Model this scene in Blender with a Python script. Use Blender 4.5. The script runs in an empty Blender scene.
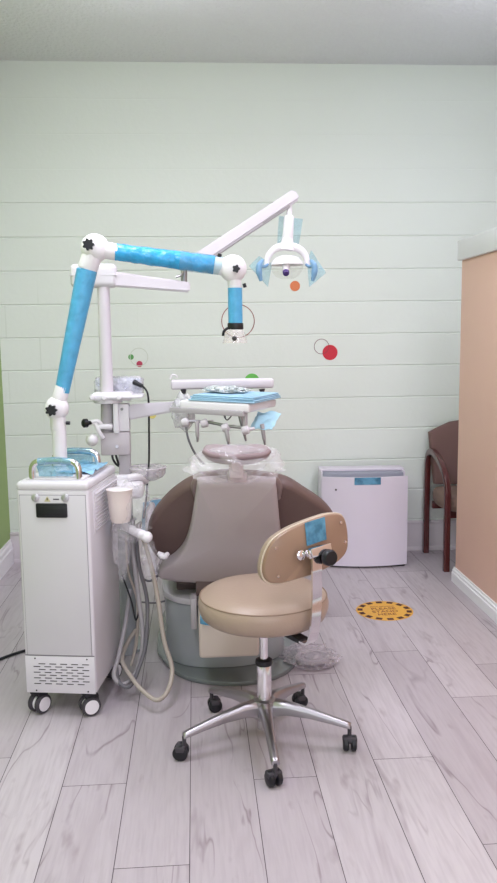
import bpy, bmesh, math, random
from math import sin, cos, pi, radians, degrees
from mathutils import Vector, Matrix, noise
random.seed(7)
SC = bpy.context.scene
COL = SC.collection

# ------------------------------------------------------------------ camera
FPX, H, YAW, PIT, ROL = 791.47, 1.42241, 0.06655, 0.13212, 0.01301
Fv = Vector((sin(YAW)*cos(PIT), cos(YAW)*cos(PIT), -sin(PIT)))
Rv = Vector((cos(YAW), -sin(YAW), 0)); Uv = Rv.cross(Fv)
R2 = Rv*cos(ROL) - Uv*sin(ROL); U2 = Rv*sin(ROL) + Uv*cos(ROL)
cd = bpy.data.cameras.new('camera'); cam = bpy.data.objects.new('camera', cd); COL.objects.link(cam)
cam.matrix_world = Matrix(((R2.x, U2.x, -Fv.x, 0), (R2.y, U2.y, -Fv.y, 0), (R2.z, U2.z, -Fv.z, H), (0, 0, 0, 1)))
cd.sensor_fit = 'VERTICAL'; cd.sensor_height = 24; cd.lens = FPX/883*24; cd.clip_start = .05
SC.camera = cam

def ray(x, y): return Fv*FPX + R2*(x-248.5) + U2*(441.5-y)
def P(x, y, Y):                       # world point at depth Y measured on the photograph
    r = ray(x, y); return Vector((0, 0, H)) + r*(Y/r.y)
def PZ(x, y, z):
    r = ray(x, y); return Vector((0, 0, H)) + r*((z-H)/r.z)

# ------------------------------------------------------------------ materials
def lin(c): return tuple(((v/255+.055)/1.055)**2.4 if v/255 > .04045 else v/255/12.92 for v in c) + (1,)
def mat(name, c, rough=.5, metal=0, spec=.5, coat=0, trans=0, alpha=1, bump=0, bscale=60, var=0, vscale=4, ior=1.45):
    m = bpy.data.materials.new(name); m.use_nodes = True; nt = m.node_tree; b = nt.nodes['Principled BSDF']
    b.inputs['Base Color'].default_value = lin(c); b.inputs['Roughness'].default_value = rough
    b.inputs['Metallic'].default_value = metal; b.inputs['Specular IOR Level'].default_value = spec
    b.inputs['Coat Weight'].default_value = coat; b.inputs['Transmission Weight'].default_value = trans
    b.inputs['Alpha'].default_value = alpha; b.inputs['IOR'].default_value = ior
    tc = nt.nodes.new('ShaderNodeTexCoord')
    n = nt.nodes.new('ShaderNodeTexNoise'); n.inputs['Scale'].default_value = vscale; n.inputs['Detail'].default_value = 4
    nt.links.new(tc.outputs['Object'], n.inputs['Vector'])
    mx = nt.nodes.new('ShaderNodeMix'); mx.data_type = 'RGBA'
    v = var or .03
    mx.inputs['A'].default_value = tuple(min(1, q*(1-v)) for q in lin(c)[:3]) + (1,)
    mx.inputs['B'].default_value = tuple(min(1, q*(1+v)) for q in lin(c)[:3]) + (1,)
    nt.links.new(n.outputs['Fac'], mx.inputs['Factor']); nt.links.new(mx.outputs['Result'], b.inputs['Base Color'])
    if bump:
        n2 = nt.nodes.new('ShaderNodeTexNoise'); n2.inputs['Scale'].default_value = bscale; n2.inputs['Detail'].default_value = 5
        nt.links.new(tc.outputs['Object'], n2.inputs['Vector'])
        bp = nt.nodes.new('ShaderNodeBump'); bp.inputs['Strength'].default_value = bump; bp.inputs['Distance'].default_value = .01
        nt.links.new(n2.outputs['Fac'], bp.inputs['Height']); nt.links.new(bp.outputs['Normal'], b.inputs['Normal'])
    return m

def film(name, c, opacity=.4, rough=.15, bump=.6, bscale=25, tint=.5):
    """thin crinkled plastic sheet: partly see-through, partly tinted and glossy"""
    m = bpy.data.materials.new(name); m.use_nodes = True; nt = m.node_tree; nt.nodes.clear()
    out = nt.nodes.new('ShaderNodeOutputMaterial'); mix = nt.nodes.new('ShaderNodeMixShader')
    tr = nt.nodes.new('ShaderNodeBsdfTransparent'); tr.inputs['Color'].default_value = lin(tuple(min(255, int(v*tint+255*(1-tint))) for v in c))
    pb = nt.nodes.new('ShaderNodeBsdfPrincipled'); pb.inputs['Base Color'].default_value = lin(c)
    pb.inputs['Roughness'].default_value = rough; pb.inputs['Specular IOR Level'].default_value = .8
    tc = nt.nodes.new('ShaderNodeTexCoord'); n = nt.nodes.new('ShaderNodeTexNoise'); n.inputs['Scale'].default_value = bscale
    n.inputs['Detail'].default_value = 3; nt.links.new(tc.outputs['Object'], n.inputs['Vector'])
    bp = nt.nodes.new('ShaderNodeBump'); bp.inputs['Strength'].default_value = bump; bp.inputs['Distance'].default_value = .03
    nt.links.new(n.outputs['Fac'], bp.inputs['Height']); nt.links.new(bp.outputs['Normal'], pb.inputs['Normal'])
    cr = nt.nodes.new('ShaderNodeMapRange'); cr.inputs['From Min'].default_value = .35; cr.inputs['From Max'].default_value = .65
    cr.inputs['To Min'].default_value = opacity*.6; cr.inputs['To Max'].default_value = min(1, opacity*1.4)
    nt.links.new(n.outputs['Fac'], cr.inputs['Value']); nt.links.new(cr.outputs['Result'], mix.inputs['Fac'])
    nt.links.new(tr.outputs[0], mix.inputs[1]); nt.links.new(pb.outputs[0], mix.inputs[2]); nt.links.new(mix.outputs[0], out.inputs['Surface'])
    return m

M = {}
M['white'] = mat('white_plastic', (232, 228, 232), .35)
M['enamel'] = mat('white_enamel', (214, 210, 215), .3, coat=.2)
M['lilac'] = mat('pale_grey_plastic', (214, 207, 214), .4)
M['grey'] = mat('grey_plastic', (176, 170, 174), .45)
M['shell'] = mat('taupe_shell', (184, 174, 176), .45, bump=.05, bscale=300)
M['brown'] = mat('brown_vinyl', (100, 80, 76), .5, bump=.1, bscale=150)
M['seatbrown'] = mat('dark_vinyl', (92, 74, 70), .5)
M['tan'] = mat('tan_vinyl', (164, 143, 128), .36, bump=.08, bscale=120)
M['tanpanel'] = mat('tan_panel', (146, 118, 98), .35, coat=.2)
M['cream'] = mat('cream_rim', (206, 190, 172), .4)
M['beige'] = mat('beige_plastic', (202, 188, 178), .45)
M['chrome'] = mat('chrome', (225, 222, 225), .12, metal=1)
M['alu'] = mat('polished_aluminium', (172, 168, 172), .33, metal=1)
M['steel'] = mat('brushed_steel', (160, 158, 162), .35, metal=1)
M['latch'] = mat('latch_metal', (196, 194, 198), .4, metal=.7)
M['black'] = mat('black_plastic', (24, 24, 30), .4)
M['rubber'] = mat('dark_rubber', (64, 60, 66), .6)
M['dark'] = mat('dark_slot', (60, 58, 60), .7)
M['teal'] = mat('grey_green_base', (160, 164, 167), .22, coat=.4)
M['blue'] = mat('blue_tube_film', (84, 164, 206), .3, var=.25, vscale=30, bump=.5, bscale=50)
M['paleblue'] = mat('pale_blue_film', (140, 190, 218), .25, var=.2, vscale=30, bump=.5, bscale=50)
M['bluepaper'] = mat('blue_paper', (162, 200, 222), .7, var=.06, vscale=20, bump=.3, bscale=30)
M['maskblue'] = mat('mask_blue', (178, 216, 230), .8, var=.08, vscale=60)
M['bluefilm'] = film('blue_barrier_film', (170, 212, 226), .16, bump=.3, tint=.22)
M['bluetape'] = film('blue_tape', (92, 158, 190), .8, bump=.2)
M['clear'] = film('clear_plastic', (244, 240, 244), .17, rough=.08, bump=1, bscale=35, tint=.1)
M['clearw'] = film('clear_wrap', (240, 238, 242), .45, rough=.12, bump=1, bscale=30)
M['hood'] = film('clear_hood', (240, 236, 232), .24, rough=.08, bump=0, tint=.12)
M['lens'] = film('lens_shield', (244, 240, 234), .1, rough=.05, bump=.05, tint=.1)
M['handlefilm'] = film('blue_handle_film', (150, 200, 222), .34, tint=.3)
M['hose'] = mat('grey_hose', (158, 154, 156), .45)
M['hosed'] = mat('dark_grey_hose', (104, 102, 106), .5)
M['hoseb'] = mat('beige_hose', (172, 162, 152), .45)
M['wood'] = mat('burgundy_wood', (84, 36, 36), .25, coat=.4, var=.25, vscale=12)
M['fabric'] = mat('brown_fabric', (122, 94, 90), .9, bump=.4, bscale=300)
M['fabric2'] = mat('taupe_fabric', (142, 118, 108), .9, bump=.4, bscale=300)
M['purple'] = mat('purple_cap', (70, 44, 110), .2)
M['purifier'] = mat('purifier_white', (222, 214, 226), .35)
M['purside'] = mat('purifier_grey', (150, 152, 166), .5)
M['trim'] = mat('white_trim', (243, 241, 244), .4)
M['basewall'] = mat('base_paint', (214, 206, 210), .5, bump=.1)
M['peach'] = mat('peach_paint', (240, 197, 179), .6, bump=.06, bscale=90)
M['green'] = mat('green_paint', (156, 182, 116), .6, bump=.06, bscale=90)
M['plain'] = mat('pale_paint', (216, 220, 214), .6)
M['yellow'] = mat('sticker_yellow', (222, 168, 66), .5, var=.08, vscale=30)
M['ink'] = mat('sticker_brown', (72, 30, 30), .6)
def flat(n, c): return mat(n, c, .5)

def wall_mat():
    m = mat('block_wall_paint', (228, 233, 226), .5, bump=.12, bscale=35, var=.015, vscale=3); nt = m.node_tree; L = nt.links
    b = nt.nodes['Principled BSDF']
    tc = nt.nodes.new('ShaderNodeTexCoord'); sp = nt.nodes.new('ShaderNodeSeparateXYZ'); L.new(tc.outputs['Object'], sp.inputs[0])
    def mth(op, a, bv=None, c=None):
        n = nt.nodes.new('ShaderNodeMath'); n.operation = op
        for i, v in enumerate((a, bv, c)):
            if v is None: continue
            if isinstance(v, (int, float)): n.inputs[i].default_value = v
            else: L.new(v, n.inputs[i])
        return n.outputs[0]
    row = mth('FLOOR', mth('DIVIDE', mth('SUBTRACT', sp.outputs['Z'], .0062), .2032))
    odd = mth('MULTIPLY', mth('MODULO', row, 2), .2032)
    xx = mth('SUBTRACT', mth('ADD', sp.outputs['X'], 10*.4064 + 1.16), odd)
    d = mth('ABSOLUTE', mth('SUBTRACT', mth('MODULO', xx, .4064), .2032))
    line = mth('LESS_THAN', d, .004)
    low = mth('LESS_THAN', sp.outputs['Z'], 2.04)
    line = mth('MULTIPLY', line, low)
    n = nt.nodes.new('ShaderNodeTexNoise'); n.inputs['Scale'].default_value = .9; L.new(tc.outputs['Object'], n.inputs['Vector'])
    mask = nt.nodes.new('ShaderNodeMapRange'); mask.inputs['From Min'].default_value = .42; mask.inputs['From Max'].default_value = .58
    L.new(n.outputs['Fac'], mask.inputs['Value'])
    line = mth('MULTIPLY', line, mask.outputs['Result']); line = mth('MULTIPLY', line, mth('LESS_THAN', sp.outputs['X'], -.35))
    bump = [q for q in nt.nodes if q.type == 'BUMP'][0]
    b2 = nt.nodes.new('ShaderNodeBump'); b2.inputs['Strength'].default_value = .35; b2.inputs['Distance'].default_value = .003; b2.invert = True
    L.new(line, b2.inputs['Height']); L.new(bump.outputs['Normal'], b2.inputs['Normal']); L.new(b2.outputs['Normal'], b.inputs['Normal'])
    mx = nt.nodes.new('ShaderNodeMix'); mx.data_type = 'RGBA'; mx.inputs['B'].default_value = lin((218, 224, 215))
    src = b.inputs['Base Color'].links[0].from_socket
    L.new(line, mx.inputs['Factor']); L.new(src, mx.inputs['A']); L.new(mx.outputs['Result'], b.inputs['Base Color'])
    return m
def ceil_mat():
    return mat('ceiling_paint', (232, 233, 235), .8, bump=1, bscale=45, var=.03, vscale=60)

def floor_mat():
    m = bpy.data.materials.new('plank_laminate'); m.use_nodes = True; nt = m.node_tree; L = nt.links; b = nt.nodes['Principled BSDF']
    b.inputs['Roughness'].default_value = .36; b.inputs['Specular IOR Level'].default_value = .45
    at = nt.nodes.new('ShaderNodeAttribute'); at.attribute_name = 'plank'
    tc = nt.nodes.new('ShaderNodeTexCoord')
    sc = nt.nodes.new('ShaderNodeVectorMath'); sc.operation = 'MULTIPLY'; sc.inputs[1].default_value = (37, 53, 19); L.new(at.outputs['Color'], sc.inputs[0])
    ad = nt.nodes.new('ShaderNodeVectorMath'); L.new(tc.outputs['Object'], ad.inputs[0]); L.new(sc.outputs[0], ad.inputs[1])
    def mp(s, src=ad):
        n = nt.nodes.new('ShaderNodeMapping'); n.inputs['Scale'].default_value = s; L.new(src.outputs[0], n.inputs['Vector']); return n.outputs[0]
    def nz(v, s, det=4, dist=0, rough=.5):
        n = nt.nodes.new('ShaderNodeTexNoise'); n.inputs['Scale'].default_value = s; n.inputs['Detail'].default_value = det
        n.inputs['Distortion'].default_value = dist; n.inputs['Roughness'].default_value = rough; L.new(v, n.inputs['Vector']); return n.outputs['Fac']
    def mr(v, a, b_, c, d):
        n = nt.nodes.new('ShaderNodeMapRange'); n.inputs[1].default_value = a; n.inputs[2].default_value = b_
        n.inputs[3].default_value = c; n.inputs[4].default_value = d; L.new(v, n.inputs[0]); return n.outputs[0]
    def mix(f, a, bb):
        n = nt.nodes.new('ShaderNodeMix'); n.data_type = 'RGBA'
        if isinstance(f, float): n.inputs['Factor'].default_value = f
        else: L.new(f, n.inputs['Factor'])
        for k, v in (('A', a), ('B', bb)):
            if isinstance(v, tuple): n.inputs[k].default_value = v
            else: L.new(v, n.inputs[k])
        return n.outputs['Result']
    def mul(a, c):
        n = nt.nodes.new('ShaderNodeMath'); n.operation = 'MULTIPLY'; L.new(a, n.inputs[0])
        if isinstance(c, float): n.inputs[1].default_value = c
        else: L.new(c, n.inputs[1])
        return n.outputs[0]
    sepc = nt.nodes.new('ShaderNodeSeparateColor'); L.new(at.outputs['Color'], sepc.inputs[0])
    c = mix(sepc.outputs[0], lin((178, 169, 174)), lin((192, 184, 188)))
    fine = nz(mp((30, 2.2, 1)), 3.0, 6)                       # fine grain
    c = mix(mr(fine, .42, .75, 0, .45), c, lin((158, 147, 153)))
    broad = nz(mp((7, .8, 1)), 1.6, 5, .8)
    c = mix(mr(broad, .55, .72, 0, .55), c, lin((160, 148, 154)))
    # meandering heart-wood figure
    w = nz(mp((6.5, .9, 1)), 1.0, 3, .6)
    band = nt.nodes.new('ShaderNodeMath'); band.operation = 'SUBTRACT'; L.new(w, band.inputs[0]); band.inputs[1].default_value = .5
    ab = nt.nodes.new('ShaderNodeMath'); ab.operation = 'ABSOLUTE'; L.new(band.outputs[0], ab.inputs[0])
    vein = mr(ab.outputs[0], .0, .014, 1, 0)
    gate = mr(nz(mp((3, 1.2, 1)), 1.7, 3), .48, .6, 0, 1)
    c = mix(mul(mul(vein, gate), .75), c, lin((122, 106, 113)))
    knot = mr(nz(mp((14, 4.5, 1)), 1.0, 3), .64, .76, 0, .6)
    c = mix(knot, c, lin((140, 124, 130)))
    L.new(c, b.inputs['Base Color'])
    bp = nt.nodes.new('ShaderNodeBump'); bp.inputs['Strength'].default_value = .12; bp.inputs['Distance'].default_value = .004
    L.new(fine, bp.inputs['Height']); L.new(bp.outputs['Normal'], b.inputs['Normal'])
    return m

# ------------------------------------------------------------------ mesh helpers
def merge(bm, t, mtx=None):
    if mtx is not None: bmesh.ops.transform(t, matrix=mtx, verts=t.verts)
    me = bpy.data.meshes.new('tmp'); t.to_mesh(me); t.free(); bm.from_mesh(me); bpy.data.meshes.remove(me)
def NB(): return bmesh.new()
def rot(rx=0, ry=0, rz=0):
    return Matrix.Rotation(radians(rz), 4, 'Z') @ Matrix.Rotation(radians(ry), 4, 'Y') @ Matrix.Rotation(radians(rx), 4, 'X')
def box(bm, c, s, bev=0, seg=2, r=None):
    t = NB(); bmesh.ops.create_cube(t, size=1); bmesh.ops.scale(t, vec=s, verts=t.verts)
    if bev: bmesh.ops.bevel(t, geom=t.edges[:], offset=bev, segments=seg, profile=.5, affect='EDGES')
    mt = Matrix.Translation(Vector(c)) @ (r if r is not None else Matrix.Identity(4)); merge(bm, t, mt); return bm
def frame_of(d):
    d = Vector(d).normalized(); a = Vector((0, 0, 1)) if abs(d.z) < .95 else Vector((0, 1, 0)); x = a.cross(d).normalized(); y = d.cross(x)
    return Matrix(((x.x, y.x, d.x, 0), (x.y, y.y, d.y, 0), (x.z, y.z, d.z, 0), (0, 0, 0, 1)))
def lathe(bm, prof, seg=32, mtx=None):
    t = NB(); rings = []
    for r, z in prof:
        if r < 1e-6: rings.append([t.verts.new((0, 0, z))])
        else: rings.append([t.verts.new((r*cos(2*pi*i/seg), r*sin(2*pi*i/seg), z)) for i in range(seg)])
    for a, b in zip(rings, rings[1:]):
        for i in range(seg):
            j = (i+1) % seg
            if len(a) == 1 and len(b) == 1: continue
            if len(a) == 1: t.faces.new((a[0], b[j], b[i]))
            elif len(b) == 1: t.faces.new((a[i], a[j], b[0]))
            else: t.faces.new((a[i], a[j], b[j], b[i]))
    if len(rings[0]) > 1: t.faces.new(rings[0][::-1])
    if len(rings[-1]) > 1: t.faces.new(rings[-1])
    bmesh.ops.recalc_face_normals(t, faces=t.faces)
    merge(bm, t, mtx); return bm
def cyl(bm, a, b, r, r2=None, seg=24, bev=0):
    a = Vector(a); b = Vector(b); l = (b-a).length; r2 = r if r2 is None else r2
    pr = [(r, 0), (r2, l)] if not bev else [(r-bev, 0), (r-bev*.3, bev*.3), (r, bev), (r2, l-bev), (r2-bev*.3, l-bev*.3), (r2-bev, l)]
    lathe(bm, pr, seg, Matrix.Translation(a) @ frame_of(b-a)); return bm
def spline(pts, n=6):
    pts = [Vector(p) for p in pts]; out = []
    q = [pts[0]*2-pts[1]] + pts + [pts[-1]*2-pts[-2]]
    for i in range(1, len(q)-2):
        for k in range(n):
            t = k/n; a, b, c, d = q[i-1:i+3]
            out.append(.5*((2*b)+(c-a)*t+(2*a-5*b+4*c-d)*t*t+(3*b-a-3*c+d)*t**3))
    out.append(pts[-1]); return out
def tube(bm, pts, r, seg=12, n=6, sec=None):
    """sweep a circle (or a section of (x,y) points) along a smooth path; r a number or a list"""
    sp = spline(pts, n) if n > 1 else [Vector(p) for p in pts]
    N = len(sp); t = NB(); T = [(sp[min(i+1, N-1)]-sp[max(i-1, 0)]).normalized() for i in range(N)]
    u = T[0].orthogonal().normalized()
    if sec: u = Vector((0, 0, 1)).cross(T[0]); u = u.normalized() if u.length > .01 else Vector((1, 0, 0))
    rings = []
    for i in range(N):
        u = (u - T[i]*u.dot(T[i])).normalized(); v = T[i].cross(u)
        if isinstance(r, (list, tuple)):
            f = i/(N-1)*(len(r)-1); k = min(int(f), len(r)-2); rr = r[k]*(1-(f-k))+r[k+1]*(f-k)
        else: rr = r
        pr = [(cos(2*pi*k/seg), sin(2*pi*k/seg)) for k in range(seg)] if not sec else sec
        rings.append([t.verts.new(sp[i]+u*(x*rr)+v*(y*rr)) for x, y in pr])
    m = len(rings[0])
    for a, b in zip(rings, rings[1:]):
        for k in range(m): t.faces.new((a[k], a[(k+1) % m], b[(k+1) % m], b[k]))
    t.faces.new(rings[0][::-1]); t.faces.new(rings[-1]); bmesh.ops.recalc_face_normals(t, faces=t.faces)
    merge(bm, t); return bm
def rrect(w, h, r, n=4):
    o = []
    for cx, cy, a0 in ((w/2-r, h/2-r, 0), (-w/2+r, h/2-r, 90), (-w/2+r, -h/2+r, 180), (w/2-r, -h/2+r, 270)):
        for k in range(n+1):
            a = radians(a0+90*k/n); o.append((cx+r*cos(a), cy+r*sin(a)))
    return o
def smooth_loop(pts, n=5):
    pts = [Vector(p) for p in pts]; m = len(pts); out = []
    for i in range(m):
        a, b, c, d = pts[i-1], pts[i], pts[(i+1) % m], pts[(i+2) % m]
        for k in range(n):
            t = k/n; out.append(.5*((2*b)+(c-a)*t+(2*a-5*b+4*c-d)*t*t+(3*b-a-3*c+d)*t**3))
    return out
def pillow(bm, loop, nrm, front, back, bend=None, edge=.5):
    """solid with the given 3D outline; front/back: list of (scale, height along the normal)"""
    loop = [Vector(p) for p in loop]; nrm = Vector(nrm).normalized(); c = sum(loop, Vector())/len(loop); t = NB(); m = len(loop)
    def ring(s, h): return [t.verts.new(c+(p-c)*s+nrm*h) for p in loop]
    seqs = [ring(s, -h) for s, h in back[::-1]] + [ring(s, h) for s, h in front]
    for a, b in zip(seqs, seqs[1:]):
        for k in range(m): t.faces.new((a[k], a[(k+1) % m], b[(k+1) % m], b[k]))
    for rg, h, s in ((seqs[0], -back[-1][1], -1), (seqs[-1], front[-1][1], 1)):
        v = t.verts.new(c+nrm*h)
        for k in range(m): t.faces.new((rg[k], rg[(k+1) % m], v))
    bmesh.ops.recalc_face_normals(t, faces=t.faces)
    if bend:
        for v in t.verts: v.co = bend(v.co)
    merge(bm, t); return bm
def prism(bm, pts, depth, mtx=None, bev=0):
    """polygon (x,y) extruded along +z by depth"""
    t = NB(); f = t.faces.new([t.verts.new((x, y, 0)) for x, y in pts]); g = bmesh.ops.extrude_face_region(t, geom=[f])
    bmesh.ops.translate(t, vec=(0, 0, depth), verts=[v for v in g['geom'] if isinstance(v, bmesh.types.BMVert)])
    bmesh.ops.recalc_face_normals(t, faces=t.faces)
    if bev: bmesh.ops.bevel(t, geom=[e for e in t.edges if len(e.link_faces) == 2 and e.calc_face_angle(0) > .6], offset=bev, segments=2, profile=.5, affect='EDGES')
    merge(bm, t, mtx); return bm
def blob(bm, c, s, amp=.2, freq=3, sub=4, seed=0, flatten=None):
    """crumpled bag"""
    t = NB(); bmesh.ops.create_icosphere(t, subdivisions=sub, radius=1)
    for v in t.verts:
        p = v.co.copy(); k = noise.noise(p*freq+Vector((seed, 3, 1)))*amp + abs(noise.noise(p*freq*2.7+Vector((seed, 9, 4))))*amp*.8
        v.co = Vector((p.x*s[0], p.y*s[1], p.z*s[2]))*(1+k)
        if flatten is not None: v.co.z = max(v.co.z, flatten)
    merge(bm, t, Matrix.Translation(Vector(c))); return bm
def sheet(bm, corners, nu, nv, amp=.004, freq=14, thick=.001, seed=0):
    a, b, c, d = [Vector(q) for q in corners]; t = NB(); n = (b-a).cross(d-a).normalized(); top = []; bot = []
    for i in range(nu+1):
        for j in range(nv+1):
            u, v = i/nu, j/nv; p = (a*(1-u)+b*u)*(1-v)+(d*(1-u)+c*u)*v; k = noise.noise(p*freq+Vector((seed, 0, 0)))*amp
            top.append(t.verts.new(p+n*(k+thick))); bot.append(t.verts.new(p+n*k))
    W = nv+1
    for i in range(nu):
        for j in range(nv):
            q = [i*W+j, (i+1)*W+j, (i+1)*W+j+1, i*W+j+1]; t.faces.new([top[k] for k in q]); t.faces.new([bot[k] for k in q[::-1]])
    bd = [i*W for i in range(nu+1)] + [nu*W+j for j in range(1, nv+1)] + [i*W+nv for i in range(nu-1, -1, -1)] + [j for j in range(nv-1, 0, -1)]
    for k in range(len(bd)):
        p, q = bd[k], bd[(k+1) % len(bd)]; t.faces.new((bot[p], bot[q], top[q], top[p]))
    bmesh.ops.recalc_face_normals(t, faces=t.faces)
    merge(bm, t); return bm

def wm(o):
    m = o.matrix_basis.copy()
    while o.parent: o = o.parent; m = o.matrix_basis @ m
    return m
def obj(name, bm, m, parent=None, local=False, sharp=40, label=None, origin=None):
    """one mesh object; vertices are given in world space unless local"""
    o = bpy.data.objects.new(name, None) if False else None
    me = bpy.data.meshes.new(name)
    if parent is not None and not local: bmesh.ops.transform(bm, matrix=wm(parent).inverted(), verts=bm.verts)
    if parent is None and origin is not None: bmesh.ops.translate(bm, vec=-Vector(origin), verts=bm.verts)
    bm.to_mesh(me); bm.free(); me.materials.append(m)
    for p in me.polygons: p.use_smooth = True
    me.set_sharp_from_angle(angle=radians(sharp))
    o = bpy.data.objects.new(name, me); COL.objects.link(o)
    if parent is not None: o.parent = parent
    elif origin is not None: o.location = origin
    if label: o['label'] = label
    return o
def thing(name, label, cat, loc=(0, 0, 0), rz=0, group=None):
    o = bpy.data.objects.new(name, None); COL.objects.link(o); o.location = loc; o.rotation_euler = (0, 0, radians(rz))
    o.empty_display_size = .05; o['label'] = label; o['category'] = cat
    if group: o['group'] = group
    return o
def tag(o, label, cat, group=None):
    o['label'] = label; o['category'] = cat
    if group: o['group'] = group
    return o
def struct(name, bm, m, sharp=30):
    o = obj(name, bm, m, sharp=sharp); o['kind'] = 'structure'; return o
def dup(src, parent, mtx=None):
    c = src.copy(); COL.objects.link(c); c.parent = parent
    if mtx is not None: c.matrix_basis = mtx
    for ch in list(src.children): dup(ch, c)
    return c

# ================================================================== the room
WY, WL, WR, WF, CH = 5.04, -1.2, 3.3, -2.2, 3.063
# floor planks
bm = NB(); X0, PW, PL = -.658, .2051, 1.37; lay = bm.loops.layers.color.new('plank')
offs = {1: 2.405, 2: 1.99, 4: 2.39, 6: 2.475, 7: 3.375, 8: 2.9, 9: 3.2, 3: 3.0, 5: 1.8, 0: 3.1, -1: 2.6, -2: 1.9, 10: 2.2}
def fq(x0, y0, x1, y1, z, col):
    f = bm.faces.new([bm.verts.new(p) for p in ((x0, y0, z), (x1, y0, z), (x1, y1, z), (x0, y1, z))])
    for l in f.loops: l[lay] = col
    return f
g = .0011
k = -3
while X0+PW*k < WR:
    a, b = max(WL, X0+PW*k), min(WR, X0+PW*(k+1)); off = offs.get(k, random.random()*PL) % PL
    y = WF-PL+((off-WF) % PL)
    while y < WY:
        c0, c1 = max(WF, y), min(WY, y+PL)
        if c1-c0 > .01 and b-a > .005:
            fq(a+g, c0+g, b-g, c1-g, 0, (random.random(), random.random(), random.random(), 1))
        y += PL
    k += 1
fl = obj('floor', bm, floor_mat()); fl['kind'] = 'structure'
bm = NB(); box(bm, ((WL+WR)/2, (WY+WF)/2, -.053), (WR-WL+.4, WY-WF+.4, .1)); struct('floor_underlay', bm, mat('dark_underlay', (84, 74, 78), .9))  # dark underlay visible through the plank gaps
# back wall: block courses as real V-joints
bm = NB(); prof = [(-.05, .0)]
zs = [(.0062+.2032*i) for i in range(1, 15)]
for z in zs:
    w, d = (.0055, .006) if z < 2.3 else (.003, .0007)
    prof += [(z-w, 0), (z-.001, d), (z+.001, d), (z+w, 0)]
prof.append((CH+.05, 0))
L_ = [bm.verts.new((WL-.1, WY+d, z)) for z, d in prof]; R_ = [bm.verts.new((WR+.1, WY+d, z)) for z, d in prof]
for i in range(len(prof)-1): bm.faces.new((L_[i], R_[i], R_[i+1], L_[i+1]))
e = [bm.verts.new((x, WY+.15, z)) for x, z in ((WL-.1, -.05), (WR+.1, -.05), (WR+.1, CH+.05), (WL-.1, CH+.05))]
bm.faces.new(e[::-1]); bm.faces.new((L_[0], R_[0], e[1], e[0])[::-1]); bm.faces.new((L_[-1], R_[-1], e[2], e[3]))
bmesh.ops.recalc_face_normals(bm, faces=bm.faces)
struct('wall_back', bm, wall_mat(), sharp=10)
bm = NB(); box(bm, (WL-.06, (WY+WF)/2, CH/2), (.12, WY-WF+.1, CH)); struct('wall_left', bm, M['green'])
bm = NB(); box(bm, (WR+.06, (WY+WF)/2, CH/2), (.12, WY-WF+.1, CH)); struct('wall_right', bm, M['plain'])
bm = NB(); box(bm, ((WL+WR)/2, WF-.06, CH/2), (WR-WL+.2, .12, CH)); struct('wall_front', bm, M['plain'])
bm = NB(); box(bm, ((WL+WR)/2, (WY+WF)/2, CH+.05), (WR-WL+.3, WY-WF+.3, .1)); struct('ceiling', bm, ceil_mat())
# baseboards
bm = NB(); box(bm, ((WL+WR)/2, WY-.009, .096), (WR-WL, .018, .2), .004); box(bm, ((WL+WR)/2, WY-.011, .19), (WR-WL, .022, .022), .006)
box(bm, ((WL+WR)/2, WY-.012, .012), (WR-WL, .022, .03), .006)
struct('baseboard_back', bm, M['basewall'])
def skirting(name, x, y0, y1, s, h=.16):
    pr = [(0, 0), (.018, 0), (.018, h*.62), (.013, h*.68), (.013, h*.82), (.007, h*.88), (.006, h), (0, h)]
    bm = NB(); a = [bm.verts.new((x+s*p, y0, z)) for p, z in pr]; b = [bm.verts.new((x+s*p, y1, z)) for p, z in pr]
    for i in range(len(pr)): j = (i+1) % len(pr); bm.faces.new((a[i], a[j], b[j], b[i]))
    bm.faces.new(a); bm.faces.new(b[::-1]); bmesh.ops.recalc_face_normals(bm, faces=bm.faces); struct(name, bm, M['trim'], sharp=15)
skirting('baseboard_left', WL, WF, WY-.02, 1)
# peach partition with its white cap
PX, PE = 1.478, 4.35
bm = NB(); box(bm, (PX+.06, (PE-1.2)/2, .91), (.12, PE+1.2, 1.82), .004); struct('wall_partition', bm, M['peach'])
bm = NB(); box(bm, (PX+.06, (PE-1.2)/2, 1.8735), (.16, PE+1.24, .107), .004); struct('trim_1', bm, M['trim'])
skirting('baseboard_partition', PX, -1.2, PE+.01, -1, .085)

# ================================================================== lights
def area(loc, sx, sy, e, c=(1, 1, 1), r=(0, 0, 0)):
    l = bpy.data.lights.new('ceiling_or_fill_light', 'AREA'); l.shape = 'RECTANGLE'; l.size = sx; l.size_y = sy; l.energy = e; l.color = c
    o = bpy.data.objects.new('ceiling_or_fill_light', l); COL.objects.link(o); o.location = loc; o.rotation_euler = [radians(q) for q in r]; return o
LC = (.97, .955, 1.09)
for x, y, e in ((-.55, 2.6, 29), (1.4, 2.9, 22), (-.55, .4, 32), (1.4, .4, 20)):
    area((x, y, CH-.02), .6, 1.2, e, LC)
for x in (-.2, 1.7): area((x, 3.0, 2.62), .3, 1.2, 13, LC, (180, 0, 0))          # added upward fill to brighten the ceiling, no fixture behind it
area((.8, WF+.05, 1.5), 3.4, 1.9, 52, (.93, .96, 1.12), (90, 0, 0))               # added frontal fill from behind the camera, no window there
w = bpy.data.worlds.new('world'); SC.world = w; w.use_nodes = True; w.node_tree.nodes['Background'].inputs['Color'].default_value = (.8, .84, .86, 1)
w.node_tree.nodes['Background'].inputs['Strength'].default_value = .3

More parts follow.
